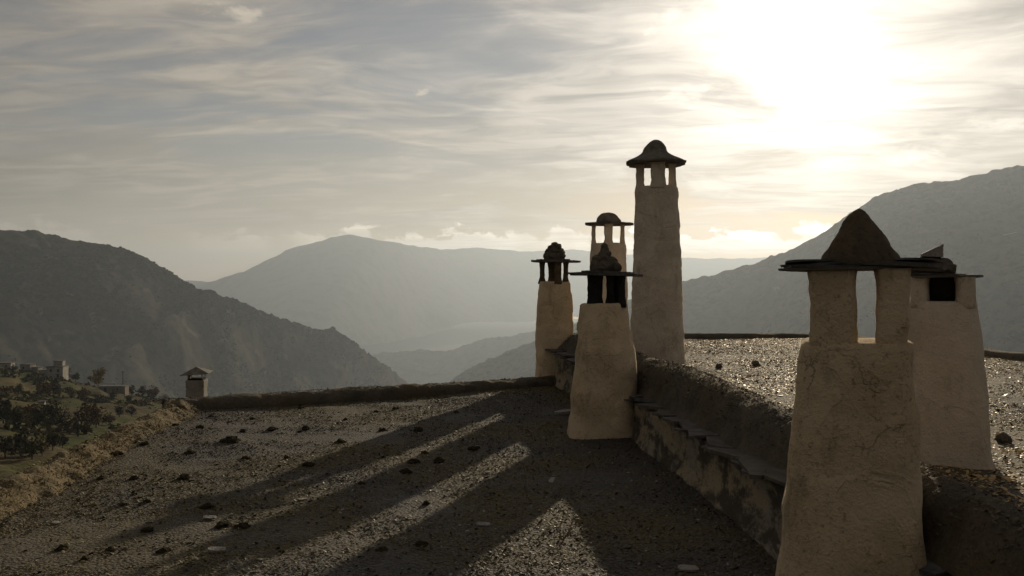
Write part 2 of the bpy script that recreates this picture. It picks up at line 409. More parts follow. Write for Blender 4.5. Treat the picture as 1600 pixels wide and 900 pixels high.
M_WHITEWASH = flat('far_whitewash', (.28, .265, .24), sc=.6)
M_RUBBLE = flat('rubble_wall', (.17, .145, .115), sc=1.5)
M_ROOFGREY = flat('grey_clay_roof', (.12, .11, .105), sc=.8)
M_GLASS = flat('dark_window', (.03, .03, .032), 0.25)
M_BARK = flat('bark', (.05, .04, .03), sc=6)
M_WOOD = flat('pole_wood', (.06, .05, .04), sc=4)
M_ROAD = flat('pale_track', (.24, .21, .17), sc=.05)
M_DRYGRASS = flat('dry_grass', (.20, .15, .065), sc=3)


# ------------------------------------------------------------------ terrain
def interp(pts, k):
    a = np.array(pts, float); return lambda t: np.interp(t, a[:, 0], a[:, k])
HB = np.array([(-80, -4), (0, -6), (20, -8.5), (60, -13.5), (120, -20.5), (200, -26.5), (300, -30.0), (380, -32.0), (430, -36), (520, -75), (760, -190), (1000, -300)], float)
def hill_z(x, y):
    x = np.asarray(x, float); y = np.asarray(y, float)
    b = np.interp(y, HB[:, 0], HB[:, 1])
    k = x + .577 * np.maximum(y, 8)
    z = b - .16 * k - .0006 * np.maximum(k, 0) ** 2 * (y > -1e9)
    z = z + fbm(p3(x * .012, y * .012, 2.0), 3) * np.clip(y / 80, 0.1, 1) * 2.0
    st = 2.6; q = z / st + 0.35 * fbm(p3(x * .02, y * .02, 7.0), 2); fr = q - np.floor(q)
    terr = (np.floor(q) + np.clip((fr - .72) / .28, 0, 1) - 0.35 * fbm(p3(x * .02, y * .02, 7.0), 2)) * st
    return z * .35 + terr * .65
def build_hill():
    ys = np.concatenate([np.linspace(-60, 60, 50), np.linspace(61, 460, 330), np.linspace(465, 1000, 60)])
    xs = np.concatenate([np.linspace(-700, -340, 40), np.linspace(-338, 40, 260), np.linspace(45, 500, 40)])
    X, Y = np.meshgrid(xs, ys); Z = hill_z(X, Y)
    tag(obj('hillside', mesh_np('hillside', np.stack([X, Y, Z], -1).reshape(-1, 3), grid_faces(len(xs), len(ys)), True), M_HILL), kind='structure')
build_hill()
def on_hill(px, py, lo=25.0, hi=520.0):
    """first point of the hillside under a photo pixel"""
    ys = np.linspace(lo, hi, 2500); xs = (px - 800) / F * ys; zr = EYE - (py - 450) / F * ys
    hit = np.nonzero(hill_z(xs, ys) >= zr)[0]
    i = hit[0] if len(hit) else int(np.argmin(np.abs(zr - hill_z(xs, ys))))
    return Vector((xs[i], ys[i], float(hill_z(xs[i], ys[i]))))

def ridge(name, spine, direction, depth, drop, back, nu, nv, gully, gl, fine, m, seed, power=0.9):
    sp = np.array(spine, float); t = np.linspace(sp[0, 0], sp[-1, 0], nu)
    py = np.interp(t, sp[:, 0], sp[:, 1]); Y = np.interp(t, sp[:, 0], sp[:, 2])
    xs = (t - 800) / F * Y; zs = EYE - (py - 450) / F * Y
    v = np.concatenate([-np.linspace(1, 0, max(6, nv // 5))[:-1] ** 1.5 * back, np.linspace(0, 1, nv) ** 1.25 * depth])
    d = np.array(direction, float); d /= np.linalg.norm(d)
    Vv, Xs = np.meshgrid(v, xs, indexing='ij'); Ys = np.broadcast_to(Y, Vv.shape); Zs = np.broadcast_to(zs, Vv.shape)
    X = Xs + d[0] * Vv; Yg = Ys + d[1] * Vv
    a = np.abs(Vv) / depth
    Z = Zs - drop * a ** power
    n = 1 - np.abs(fbm(p3(X / gl, Yg / gl * .8, seed), 4))
    Z = Z + gully * (n - 0.75) * np.clip(a * 5, 0, 1)
    Z = Z + fine * fbm(p3(X / (fine * 5), Yg / (fine * 5), seed + 4), 3)
    V = np.stack([X, Yg, Z], -1)
    o = obj(name, mesh_np(name, V.reshape(-1, 3), grid_faces(nu, len(v)), True), m); tag(o, kind='structure')
    return V
ML = ridge('mountain_left', [(-260, 345, 1700), (-60, 352, 1750), (0, 358, 1800), (60, 362, 1850), (110, 374, 1900), (160, 382, 1920), (200, 389, 1950), (240, 408, 1980), (270, 427, 2000), (285, 437, 2020), (300, 447, 2030), (318, 456, 2050), (326, 451, 2050), (334, 455, 2060), (345, 461, 2080), (380, 474, 2150), (430, 495, 2250), (470, 506, 2350), (500, 516, 2420), (520, 512, 2450), (540, 526, 2480), (560, 540, 2520), (580, 556, 2600), (610, 575, 2700), (640, 602, 2800), (690, 640, 2900)],
           (-.12, -1), 1350, 400, 900, 620, 130, 55, 260, 3.5, M_MNT, 1.0)
MR = ridge('mountain_right', [(640, 640, 3000), (690, 604, 3050), (730, 577, 3100), (790, 550, 3150), (840, 531, 3150), (905, 503, 3150), (985, 468, 3100), (1060, 441, 3000), (1120, 428, 2950), (1180, 410, 2900), (1240, 388, 2850), (1290, 362, 2800), (1320, 340, 2780), (1345, 322, 2760), (1380, 302, 2730), (1430, 288, 2700), (1500, 280, 2650), (1550, 267, 2620), (1600, 258, 2600), (1700, 236, 2550), (1950, 215, 2500)],
           (-.45, -.9), 1900, 720, 1100, 620, 140, 70, 340, 4.0, M_MNT_R, 5.0, 0.95)
ridge('valley_spur', [(440, 590, 5600), (540, 562, 5600), (600, 551, 5600), (660, 546, 5600), (700, 549, 5600), (730, 538, 5600), (755, 529, 5600), (800, 525, 5600), (850, 514, 5600), (950, 495, 5600), (1100, 470, 5600)],
      (-.2, -1), 1500, 330, 900, 260, 50, 50, 400, 9, M_MNT_FAR, 9.0)
ridge('mountain_far', [(-600, 470, 9500), (-200, 450, 9500), (150, 462, 9300), (240, 445, 9300), (290, 438, 9200), (330, 440, 9200), (380, 424, 9100), (430, 400, 9000), (462, 384, 9000), (490, 380, 9000), (515, 371, 9000), (545, 367, 9000), (575, 371, 9000), (605, 377, 9300), (640, 383, 9900), (690, 390, 10900), (750, 387, 12000), (820, 393, 13000), (900, 390, 13600), (1000, 399, 13800), (1100, 404, 13800), (1400, 400, 13800), (1800, 400, 13800), (2400, 410, 13800)],
      (0, -1), 2600, 900, 1500, 420, 60, 60, 1400, 9, M_FAINT, 13.0)
VALLEY_Z = -560.0
def build_valley():
    xs = np.linspace(-16000, 16000, 120); ys = np.linspace(-16000, 16000, 120); X, Y = np.meshgrid(xs, ys)
    Z = VALLEY_Z + 8 * fbm(p3(X / 900, Y / 900, 1.0), 3)
    tag(obj('valley_ground', mesh_np('valley_ground', np.stack([X, Y, Z], -1).reshape(-1, 3), grid_faces(120, 120), True), M_MNT_FAR), kind='structure')
build_valley()

# scrub and woods that cover the mountain sides: nobody could count it
ICO_V, ICO_F = None, None
def ico():
    import bmesh
    bm = bmesh.new(); bmesh.ops.create_icosphere(bm, subdivisions=1, radius=1.0)
    v = np.array([q.co[:] for q in bm.verts]); f = np.array([[q.index for q in p.verts] for p in bm.faces]); bm.free(); return v, f
ICO_V, ICO_F = ico()
def scrub(name, V, n, r0, r1, label, seed):
    rg = np.random.default_rng(seed); h, w, _ = V.shape
    i = (rg.random(n) ** 1.1 * (h - 2)).astype(int); j = (rg.random(n) * (w - 2)).astype(int)
    a, b = rg.random(n)[:, None], rg.random(n)[:, None]
    P = V[i, j] * (1 - a) * (1 - b) + V[i + 1, j] * a * (1 - b) + V[i, j + 1] * (1 - a) * b + V[i + 1, j + 1] * a * b
    keep = fbm(P * .008 + seed, 4) + rg.normal(0, .15, n) > 0.0; P = P[keep]; n = len(P)
    r = r0 + (r1 - r0) * rg.random(n) ** 2
    sc = np.stack([r * rg.uniform(.8, 1.3, n), r * rg.uniform(.8, 1.3, n), r * rg.uniform(.6, 1.0, n)], -1)
    vv = ICO_V[None] * sc[:, None, :] * rg.uniform(.7, 1.2, (n, len(ICO_V), 1)) + P[:, None, :]
    ff = ICO_F[None] + (np.arange(n) * len(ICO_V))[:, None, None]
    o = obj(name, mesh_np(name, vv.reshape(-1, 3), ff.reshape(-1, 3), False), M_SCRUB)
    tag(o, label, 'scrub', kind='stuff')
scrub('mountain_scrub', ML, 60000, 1.6, 4.2, 'dark evergreen scrub covering the near mountain on the left', 21)
scrub('mountain_scrub', MR, 40000, 1.2, 3.4, 'sparse scrub covering the long mountain slope on the right', 22)

# pale tracks cut into the slopes
def on_ridge(V, px, py):
    P = V.reshape(-1, 3); u = 800 + F * P[:, 0] / P[:, 1]; v = 450 - F * (P[:, 2] - EYE) / P[:, 1]
    return P[np.argmin((u - px) ** 2 + (v - py) ** 2)]
def track(V, pts, w):
    Q = np.array([on_ridge(V, a, b) for a, b in pts]); t = np.linspace(0, len(pts) - 1, len(pts) * 6); i = np.arange(len(pts))
    C_ = np.stack([np.interp(t, i, Q[:, k]) for k in range(3)], -1); C_[:, 2] += 2.5
    A_, B_ = C_ + np.array([0, -w * .5, -w * .12]), C_ + np.array([0, w * .5, w * .12])
    o = obj('track', mesh_np('track', np.stack([A_, B_], 1).reshape(-1, 3), grid_faces(2, len(t))), M_ROAD); tag(o, kind='structure')
track(ML, [(150, 530), (200, 528), (250, 527), (300, 526), (340, 526), (370, 528)], 7)
track(MR, [(1478, 327), (1495, 324), (1512, 321), (1528, 319)], 10)
track(MR, [(1525, 372), (1545, 371), (1565, 369), (1590, 365)], 8)

# air
def build_haze():
    x0, x1, y0, y1, z0, z1 = -17000, 17000, -17000, 17000, VALLEY_Z - 40, 640
    V = [(x, y, z) for z in (z0, z1) for y in (y0, y1) for x in (x0, x1)]
    Fs = [[0, 2, 3, 1], [4, 5, 7, 6], [0, 1, 5, 4], [2, 6, 7, 3], [0, 4, 6, 2], [1, 3, 7, 5]]
    m = bpy.data.materials.new('haze_air'); m.use_nodes = True; g = G(m.node_tree)
    for n in list(g.n): g.n.remove(n)
    o = g.node('ShaderNodeOutputMaterial'); v = g.node('ShaderNodeVolumePrincipled')
    v.inputs['Color'].default_value = (.575, .675, .82, 1); v.inputs['Density'].default_value = 1.08e-4
    v.inputs['Anisotropy'].default_value = 0.45
    g.l.new(v.outputs[0], o.inputs['Volume'])
    tag(obj('haze', mesh_np('haze', V, Fs), m), 'pale backlit haze filling the whole valley', 'haze', kind='stuff')
build_haze()

# ------------------------------------------------------------------ the two flat-roofed houses
WALL_X = [(-3, 1.80), (2, 1.59), (4.6, 1.39), (6.4, 1.25), (8.2, 1.10), (10, .90), (11.8, .68), (13.2, .48)]
wall_x = interp(WALL_X, 1)
slate_z = interp([(-3, .33), (8, .34), (10, .38), (12, .47), (14, .5)], 1)
crest_z = interp([(-3, .56), (3, .58), (4.9, .63), (7.3, .69), (9, .66), (12, .71), (14, .7)], 1)  # crest raised beyond the real bank so it shades the low roof
crest_o = interp([(-3, .22), (3, .22), (4.9, .21), (7.3, .24), (9, .28), (12, .38), (14, .4)], 1)
UP_Z = .42
up_left = lambda y: np.where(y < 13.2, wall_x(y) + crest_o(y) - .05, .98 + (y - 13.2) * (2.9 - .98) / (16.7 - 13.2))
up_right = interp([(-3, 9.0), (11.6, 6.80), (12.5, 6.62), (16.7, 5.95)], 1)
lo_left = interp([(-3, -2.75), (5.7, -3.32), (9.9, -3.72)], 1)
lo_left2 = lambda y: np.where(y < 9.9, lo_left(y), -3.72 + (y - 9.9) * (0.75 + 3.72) / (12.45 - 9.9))

def low_z(x, y):
    return 0.03 * fbm(p3(np.asarray(x) * .5, np.asarray(y) * .5, .3), 3) + 0.006 * fbm(p3(np.asarray(x) * 6, np.asarray(y) * 6, .9), 2)
def up_z(x, y):
    return UP_Z + 0.03 * fbm(p3(np.asarray(x) * .5, np.asarray(y) * .5, 5.3), 3) + 0.008 * fbm(p3(np.asarray(x) * 6, np.asarray(y) * 6, 3.9), 2)

def roof_sheet(name, left, right, y0, y1, zf, nu, nv, m, parent):
    ys = np.linspace(y0, y1, nv); s = np.linspace(0, 1, nu)
    L = left(ys); Rr = right(ys)
    X = L[:, None] + (Rr - L)[:, None] * s[None]; Y = np.repeat(ys[:, None], nu, 1); Z = zf(X, Y)
    o = obj(name, mesh_np(name, np.stack([X, Y, Z], -1).reshape(-1, 3), grid_faces(nu, nv), True), m, parent)
    return o
def flakes(name, n, left, right, y0, y1, zf, size, m, parent, seed, tilt=0.5, dens_pow=1.0):
    rg = np.random.default_rng(seed)
    t = rg.random(n) ** dens_pow; Y = y0 + (y1 - y0) * t; L = left(Y); Rr = right(Y); X = L + (Rr - L) * rg.random(n)
    mk = fbm(p3(X * 1.6, Y * 1.6, seed), 3) + rg.normal(0, .35, n) > -.42; X, Y = X[mk], Y[mk]; n = len(X)
    Z = zf(X, Y); k = 5
    r = size * (0.45 + 1.1 * rg.random(n) ** 2.2)
    a = rg.random(n)[:, None] * 6.28 + np.arange(k)[None] * (6.2832 / k) + rg.uniform(-.35, .35, (n, k))
    rr = r[:, None] * rg.uniform(.6, 1.15, (n, k)); el = rg.uniform(.45, 1, n)[:, None]
    tx, ty = rg.normal(0, tilt, n), rg.normal(0, tilt, n)
    ph = rg.random(n)[:, None] * 6.28
    u, v = np.cos(a) * rr, np.sin(a) * rr * el
    dx = u * np.cos(ph) - v * np.sin(ph); dy = u * np.sin(ph) + v * np.cos(ph)
    dz = dx * tx[:, None] * .6 + dy * ty[:, None] * .6
    lift = np.maximum(0, -dz.min(1)) * .55 + .001
    ring = np.stack([X[:, None] + dx, Y[:, None] + dy, Z[:, None] + dz + lift[:, None]], -1)
    base = np.stack([X + 0 * r, Y, Z + lift * 0 - .004], -1)[:, None]
    top = np.stack([X + rg.uniform(-.2, .2, n) * r, Y + rg.uniform(-.2, .2, n) * r, Z + lift + r * rg.uniform(.05, .28, n)], -1)[:, None]
    V = np.concatenate([ring, top], 1).reshape(-1, 3)
    i = np.arange(n)[:, None] * (k + 1); q = np.arange(k)[None]
    Fc = np.stack([i + q, i + (q + 1) % k, np.broadcast_to(i + k, (n, k))], -1).reshape(-1, 3)
    me = mesh_np(name, V, Fc, False)
    at = me.attributes.new('tone', 'FLOAT', 'POINT'); at.data.foreach_set('value', np.repeat(rg.random(n), k + 1).astype(np.float32))
    o = obj(name, me, m, parent); tag(o, kind='stuff'); return o
def strip(name, path, section, step, amp, freq, m, parent, seed=0.0, smooth=True):
    """sweep section [(offset to the right of travel, dz)] along path [(x,y,z)]"""
    P = np.array(path, float); seg = np.linalg.norm(np.diff(P[:, :2], axis=0), axis=1); s = np.concatenate([[0], np.cumsum(seg)])
    n = max(2, int(s[-1] / step)); t = np.linspace(0, s[-1], n)
    Q = np.stack([np.interp(t, s, P[:, k]) for k in range(3)], -1)
    T = np.gradient(Q[:, :2], axis=0); T /= np.linalg.norm(T, axis=1, keepdims=True)
    N = np.stack([T[:, 1], -T[:, 0]], -1)
    S = np.array(section, float) if not callable(section) else None
    rows = []
    for k in range(n):
        sec = S if S is not None else np.array(section(Q[k], t[k]), float)
        rows.append(np.stack([Q[k, 0] + N[k, 0] * sec[:, 0], Q[k, 1] + N[k, 1] * sec[:, 0], Q[k, 2] + sec[:, 1]], -1))
    V = np.stack(rows)
    nz = fbm(V * freq + seed, 4); V[..., 2] += nz * amp; V[..., 0] += fbm(V * freq + seed + 31, 3) * amp * .8
    return obj(name, mesh_np(name, V.reshape(-1, 3), grid_faces(V.shape[1], n), smooth), m, parent)
def resec(pts, n):
    p = np.array(pts, float); s = np.concatenate([[0], np.cumsum(np.linalg.norm(np.diff(p, axis=0), axis=1))]); t = np.linspace(0, s[-1], n)
    return np.stack([np.interp(t, s, p[:, 0]), np.interp(t, s, p[:, 1])], -1)
def mound(w, h, n=14, skirt=0.15):
    a = np.linspace(0, np.pi, n); pts = [(-w / 2 - .01, -skirt)] + [(-w / 2 * np.cos(t), h * np.sin(t) ** .7) for t in a] + [(w / 2 + .01, -skirt)]
    return pts
def prism_walls(name, poly, z0, z1, m, parent):
    n = len(poly); V = [(x, y, z1) for x, y in poly] + [(x, y, z0) for x, y in poly]
    Fs = [[i, i + n, (i + 1) % n + n, (i + 1) % n] for i in range(n)] + [list(range(2 * n - 1, n - 1, -1))]
    return obj(name, mesh_np(name, np.array(V), Fs), m, parent)

# lower house
LOW = empty('flat_roofed_house', (0, 0, 0)); tag(LOW, 'house with the low grey clay roof crossed by long chimney shadows', 'house')
lroof = roof_sheet('roof', lo_left2, lambda y: wall_x(y) + .15, -2.5, 12.45, low_z, 150, 330, M_LAUNA, LOW)
flakes('gravel', 210000, lambda y: lo_left2(y) + .2, lambda y: wall_x(y), 1.2, 12.3, low_z, .0092, M_FLAKE, lroof, 5, .55, 1.45)
flakes('gravel', 2600, lambda y: lo_left2(y) + .2, lambda y: wall_x(y), 1.5, 12.3, low_z, .022, M_FLAKE, lroof, 6, .35, 1.2)
lpath = [(lo_left(y) + .12, y, 0.0) for y in (-2.5, 0, 2, 4, 5.7, 7.8, 9.75)]
strip('edge_bank', lpath, resec([(-.17, -.25), (-.16, .02), (-.14, .085), (-.09, .112), (-.02, .11), (.04, .085), (.10, .045), (.16, .008), (.22, -.04)], 30), .022, .024, 8.0, M_RIM, LOW, 3.0)
flakes('gravel', 9000, lambda y: lo_left(y) - .02, lambda y: lo_left(y) + .34, 3.5, 9.8, lambda x, y: np.interp(x - lo_left(y) - .12, [-.16, -.14, -.09, -.02, .04, .1, .16, .22], [.02, .085, .112, .11, .085, .045, .008, 0]) + .008, .010, M_RIMFLAKE, LOW, 31, .6, 1.0)
fpath = [(-3.86, 9.86, 0), (-2.6, 10.56, 0), (-1.2, 11.34, 0), (-.2, 11.9, 0), (.75, 12.45, 0)]
strip('far_edge_bank', fpath, resec(mound(.34, .118), 22), .025, .030, 4.0, M_EARTH, LOW, 9.0)
def fb_d(x, y): return ((x + 3.86) * 2.59 - (y - 9.86) * 4.61) / math.hypot(2.59, 4.61)
flakes('bank_gravel', 14000, lambda y: -3.86 + (y - 9.86) * 1.78 - .36, lambda y: -3.86 + (y - 9.86) * 1.78 + .36, 9.7, 12.45, lambda x, y: .118 * np.clip(1 - (fb_d(x, y) / .17) ** 2, 0, 1) ** .4 + .012 * fbm(p3(x * 5, y * 5, 3.0), 3) + .004, .010, M_BANKFLAKE, LOW, 91, .6, 1.0)
obj('corner_stone', stone_mesh(.13, .18, .10, 41, 4, .3, 'corner_stone', False), M_RIM, LOW, (-3.62, 9.55, .06))
prism_walls('wall', [(lo_left(-2.5) - .02, -2.5), (-3.30 - .03, 5.7), (-3.75, 9.9), (.8, 12.5), (1.7, 12.0), (1.9, -2.5)], -8, -.06, M_WALL, LOW)

# upper house
UP = empty('flat_roofed_house', (3, 5, 0)); UPI = (-3, -5, 0)
tag(UP, 'house with the raised glinting gravel roof behind the slate-topped wall', 'house')
def upc(o):
    o.location = UPI; return o
uroof = upc(roof_sheet('roof', up_left, up_right, -2.5, 16.6, up_z, 130, 330, M_LAUNA, UP))
def fl_up(*a):
    o = flakes(*a); return o
fl_up('gravel', 160000, up_left, up_right, 2.2, 16.5, up_z, .012, M_FLAKE_GLINT, uroof, 15, .42, 1.0)
fl_up('gravel', 6000, up_left, up_right, 2.2, 16.5, up_z, .023, M_FLAKE_GLINT, uroof, 16, .4, 1.0)
ys = np.linspace(-2.5, 12.9, 60)
def wall_sec(q, t):
    zs = float(slate_z(q[1]))
    return resec([(-.06, -.25), (-.05, 0), (-.012, .08), (0, .2), (0.0, zs), (.22, zs + .01)], 26)
upc(strip('wall', [(float(wall_x(y)), y, 0) for y in ys], wall_sec, .04, .020, 2.0, M_WALL, UP, 1.0))
def berm_sec(q, t):
    zs, zc, co = float(slate_z(q[1])), float(crest_z(q[1])), float(crest_o(q[1]))
    return resec([(.05, zs + .012), (.075, zs + .06), (.075 + (co - .075) * .25, zs + (zc - zs) * .62), (.075 + (co - .075) * .55, zs + (zc - zs) * .90), (co, zc), (co + .12, zc - .02), (co + .24, UP_Z + .03), (co + .4, UP_Z - .05)], 24)
upc(strip('earth_bank', [(float(wall_x(y)), y, 0) for y in ys], berm_sec, .03, .020, 8.0, M_EARTH, UP, 5.0))
epath = [(float(up_right(y)), y, UP_Z) for y in (-2.5, 3, 7, 11.6, 12.5, 16.5)] + [(5.6, 16.75, UP_Z), (4.2, 16.8, UP_Z), (2.8, 16.75, UP_Z), (.98, 13.3, UP_Z)]
upc(strip('far_edge_bank', epath, resec(mound(.34, .085), 14), .07, .016, 2.5, M_EARTH, UP, 19.0))
upc(prism_walls('house_wall', [(1.92, -2.5), (1.72, 2), (1.53, 4.6), (1.24, 8.2), (.82, 11.8), (.64, 13.1), (1.0, 13.45), (2.9, 16.8), (6.0, 16.75), (6.8, 11.6), (9.0, -2.5)], -9, .29, M_WALL, UP))
def berm_h(x, y):
    o_ = x - wall_x(y); zs, zc, co = slate_z(y), crest_z(y), crest_o(y); q = np.clip((o_ - .075) / (co - .075), 0, 1.6)
    up = zs + (zc - zs) * np.interp(q, [0, .25, .55, 1], [.25, .62, .90, 1]); dn = zc - (zc - UP_Z) * np.clip((o_ - co - .1) / .16, 0, 1)
    return np.where(q < 1, up, dn) + .006
upc(flakes('bank_gravel', 26000, lambda y: wall_x(y) + .09, lambda y: wall_x(y) + crest_o(y) + .25, 2.2, 12.8, berm_h, .009, M_BANKFLAKE, UP, 77, .6, 1.0))
wslates = [slate_mesh(.40 + .05 * (k % 3), .27 + .03 * (k % 2), .016 + .004 * (k % 3), 100 + k, 11, .22) for k in range(6)]
sslates = [slate_mesh(.20 + .03 * q, .16, .012, 160 + q, 9, .25) for q in range(4)]
yy, k = 3.35, 0
while yy < 12.6:
    a = math.atan2(float(wall_x(yy + .2) - wall_x(yy - .2)), .4)
    o = obj('slate', wslates[k % 6], M_SLATE, UP, (float(wall_x(yy)) + .07 + random.uniform(-.035, .025) - 3, yy - 5, float(slate_z(yy)) + .022 + random.uniform(-.004, .008)),
            (random.uniform(.02, .07), R(-9) + random.uniform(-.06, .06), R(90) - a + random.uniform(-.16, .16)))
    o.rotation_euler = (random.uniform(-.10, .10), random.uniform(-.05, .10), R(90) - a + random.uniform(-.28, .28)); o.location.z += random.uniform(-.004, .014)
    if random.random() < .7:
        b = obj('slate', sslates[k % 4], M_SLATE, UP, (float(wall_x(yy)) + .03 + random.uniform(-.03, .02) - 3, yy - 5 + random.uniform(-.1, .1), float(slate_z(yy)) + .008), (random.uniform(-.04, .04), random.uniform(-.03, .06), random.uniform(0, 6)))
    yy += random.uniform(.19, .40); k += 1

# hidden neighbour that carries the metal-capped flue
NB = empty('neighbour_house', (-3.6, 12.4, 0)); tag(NB, 'lower neighbouring house beyond the far roof edge under the metal-capped chimney', 'house')
o = prism_walls('wall', [(-1.0, -1.0), (1.2, .4), (1.2, 2.2), (-1.0, 2.2)], -14, -1.25, M_WHITEWASH, NB)
nb = mesh_np('roof', np.array([(-1.1, -1.1, -1.24), (1.3, .4, -1.24), (1.3, 2.3, -1.24), (-1.1, 2.3, -1.24)]), [[0, 1, 2, 3]]); obj('roof', nb, M_LAUNA, NB)

# ------------------------------------------------------------------ chimneys
def chimney(label, X, Y, zb, shaft, posts, pz, slates, M, face=None, post_mat=None, flare=1.0, power=4.0, seed=0.0, amp=.010, nseg=56):
    """shaft: [(z, half width, half depth, x shift)] above ground zero; posts: [(x0,x1,y0,y1)] in the local frame, local -y faces the viewer"""
    rz = -math.atan2(X, Y) if face is None else face
    root = empty('chimney', (X, Y, zb), rz); tag(root, label, 'chimney', 'whitewashed chimneys on the flat roofs')
    rings = [(s[3], 0, s[0] - zb, s[1], s[2], power) for s in shaft]
    obj('shaft', loft('shaft', rings, nseg, .03, amp, 8.0, seed), M, root)
    z0, z1 = pz[0] - zb, pz[1] - zb
    for i, (x0, x1, y0, y1) in enumerate(posts):
        cx, cy, hx, hy = (x0 + x1) / 2, (y0 + y1) / 2, (x1 - x0) / 2, (y1 - y0) / 2
        h = z1 - z0
        r = [(cx, cy, z0 - .03, hx + .016 * flare, hy + .016 * flare, 4), (cx, cy, z0 + .015, hx + .010 * flare, hy + .010 * flare, 4), (cx, cy, z0 + h * .22, hx, hy, 4), (cx, cy, z0 + h * .8, hx, hy, 4), (cx, cy, z1 + .006, hx + .006, hy + .006, 4)]
        obj('post', loft('post', r, 26, .025, amp * .8, 11.0, seed + 3 + i), post_mat or M, root)
    for i, (cx, cy, z, w, d, t, tx, ty, tz) in enumerate(slates):
        obj('slate', slate_mesh(w, d, t, int(seed * 10) + i * 17 + 5, 15, .12), M_SLATE, root, (cx, cy, z - zb), (tx, ty, tz))
    return root
def dome(root, prof, zb, m, seed, cx=0.0, cy=0.0, amp=.012, nseg=40, name='cap', power=2.3, freq=10.0):
    rings = [(cx + (p[2] if len(p) > 2 else 0), cy, p[1] - zb, p[0], p[0], power) for p in prof]
    return obj(name, loft(name, rings, nseg, .02, amp, freq, seed), m, root)
def pile(root, items, zb, m, seed):
    for i, (x, y, z, rx, ry, rz, rot) in enumerate(items):
        obj('stone', stone_mesh(rx, ry, rz, seed + i * 1.7, 3 if rx > .05 else 2, .2), m, root, (x, y, z - zb), (random.uniform(-.2, .2), random.uniform(-.2, .2), rot))

# A: nearest
A = chimney('nearest and largest whitewashed chimney with a pointed brown cap on layered slates', 1.34, 3.48, 0.0,
    [(-.1, .300, .29, -.012), (.33, .266, .262, -.010), (.80, .228, .225, 0), (1.08, .206, .205, .004), (1.135, .199, .2, .007), (1.152, .190, .19, .012), (1.156, .18, .18, .014), (1.158, .12, .12, .014)],
    [(-.158, .008, -.19, -.04), (.080, .190, -.19, -.06), (-.158, -.01, .05, .18), (.098, .190, .06, .18)], (1.145, 1.428),
    [(-.008, 0, 1.434, .545, .46, .010, .0, -.01, .02), (-.085, .01, 1.4445, .35, .42, .009, .01, .01, .3), (.16, -.01, 1.444, .29, .42, .009, -.01, .04, -.2), (-.12, .03, 1.454, .27, .36, .008, -.02, -.02, .8), (.12, .03, 1.454, .29, .36, .009, .01, .05, .5), (.215, .0, 1.437, .24, .32, .008, .0, .08, .1), (-.15, .02, 1.4625, .22, .31, .008, -.03, .0, .2), (.17, .02, 1.463, .21, .31, .008, .0, .06, 1.1)], M_PL_OCHRE, flare=0, power=5.0, seed=1.0, amp=.012, nseg=88)
dome(A, [(.142, 1.445), (.142, 1.466), (.135, 1.486), (.122, 1.512), (.107, 1.54), (.092, 1.565), (.074, 1.592), (.055, 1.617), (.035, 1.641), (.016, 1.660), (.003, 1.669)], 0, M_CAP, 2.0, .020, 0, .009, 64, power=2.1, freq=13)
# B: middle, sooty top
B = chimney('whitewashed chimney with soot-black openings and a rubble-pile cap, against the dividing wall', .862, 8.33, 0.0,
    [(-.1, .33, .32, -.01), (.3, .308, .30, -.004), (.66, .285, .275, .018), (.78, .272, .265, .012), (1.0, .243, .24, 0), (1.15, .224, .22, 0), (1.20, .216, .21, 0), (1.215, .205, .20, 0), (1.216, .12, .12, 0)],
    [(-.145, -.012, -.18, .0), (.024, .100, -.18, -.05), (.125, .195, -.17, .02), (-.15, -.03, .06, .18), (.06, .19, .08, .18)], (1.21, 1.475),
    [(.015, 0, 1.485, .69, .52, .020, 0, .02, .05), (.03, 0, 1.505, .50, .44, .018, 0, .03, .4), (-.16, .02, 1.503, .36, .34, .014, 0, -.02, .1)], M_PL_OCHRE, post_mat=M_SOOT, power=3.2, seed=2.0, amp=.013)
pile(B, [(-.065, -.03, 1.555, .068, .09, .062, .3), (.070, -.02, 1.555, .068, .09, .060, 1.2), (.0, .07, 1.56, .10, .07, .06, .0), (.0, -.08, 1.555, .075, .06, .055, 2), (-.045, 0, 1.618, .062, .075, .05, .8), (.052, .01, 1.612, .064, .075, .048, 2.2), (.0, -.03, 1.63, .06, .05, .05, 1.4), (.005, .0, 1.672, .062, .065, .045, .5), (.012, 0, 1.715, .042, .045, .04, 1.9), (.008, 0, 1.75, .034, .036, .034, .4)], 0, M_STONE, 3.0)
# C: right, on the upper roof
C = chimney('whitewashed chimney at far right with one square black opening and a tilted stone on top', 2.29, 4.72, UP_Z,
    [(.30, .226, .22, .022), (.44, .222, .215, .022), (.47, .212, .21, .022), (.8, .197, .19, .014), (1.15, .172, .17, .004), (1.24, .164, .16, 0), (1.29, .158, .155, 0), (1.292, .1, .1, 0)],
    [(-.156, -.064, -.15, .15), (.062, .156, -.15, .15), (-.10, .10, .06, .15)], (1.285, 1.414),
    [(.0, 0, 1.420, .40, .38, .011, 0, -.01, .1), (-.04, .0, 1.431, .27, .30, .010, 0, .03, .5)], M_PL_WHITE, flare=0, power=4.2, seed=3.0, amp=.009)
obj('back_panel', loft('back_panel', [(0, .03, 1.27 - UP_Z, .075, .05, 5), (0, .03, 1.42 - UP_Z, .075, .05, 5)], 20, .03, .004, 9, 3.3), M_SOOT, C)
pile(C, [(-.10, -.03, 1.462, .07, .08, .032, .2), (.0, -.04, 1.462, .065, .08, .034, 1.0), (-.05, .06, 1.462, .09, .07, .034, 0), (-.06, -.02, 1.497, .065, .07, .028, 2.0), (.005, -.01, 1.495, .05, .06, .03, .7), (-.05, .0, 1.52, .05, .05, .02, 0.2)], UP_Z, M_STONE, 9.0)
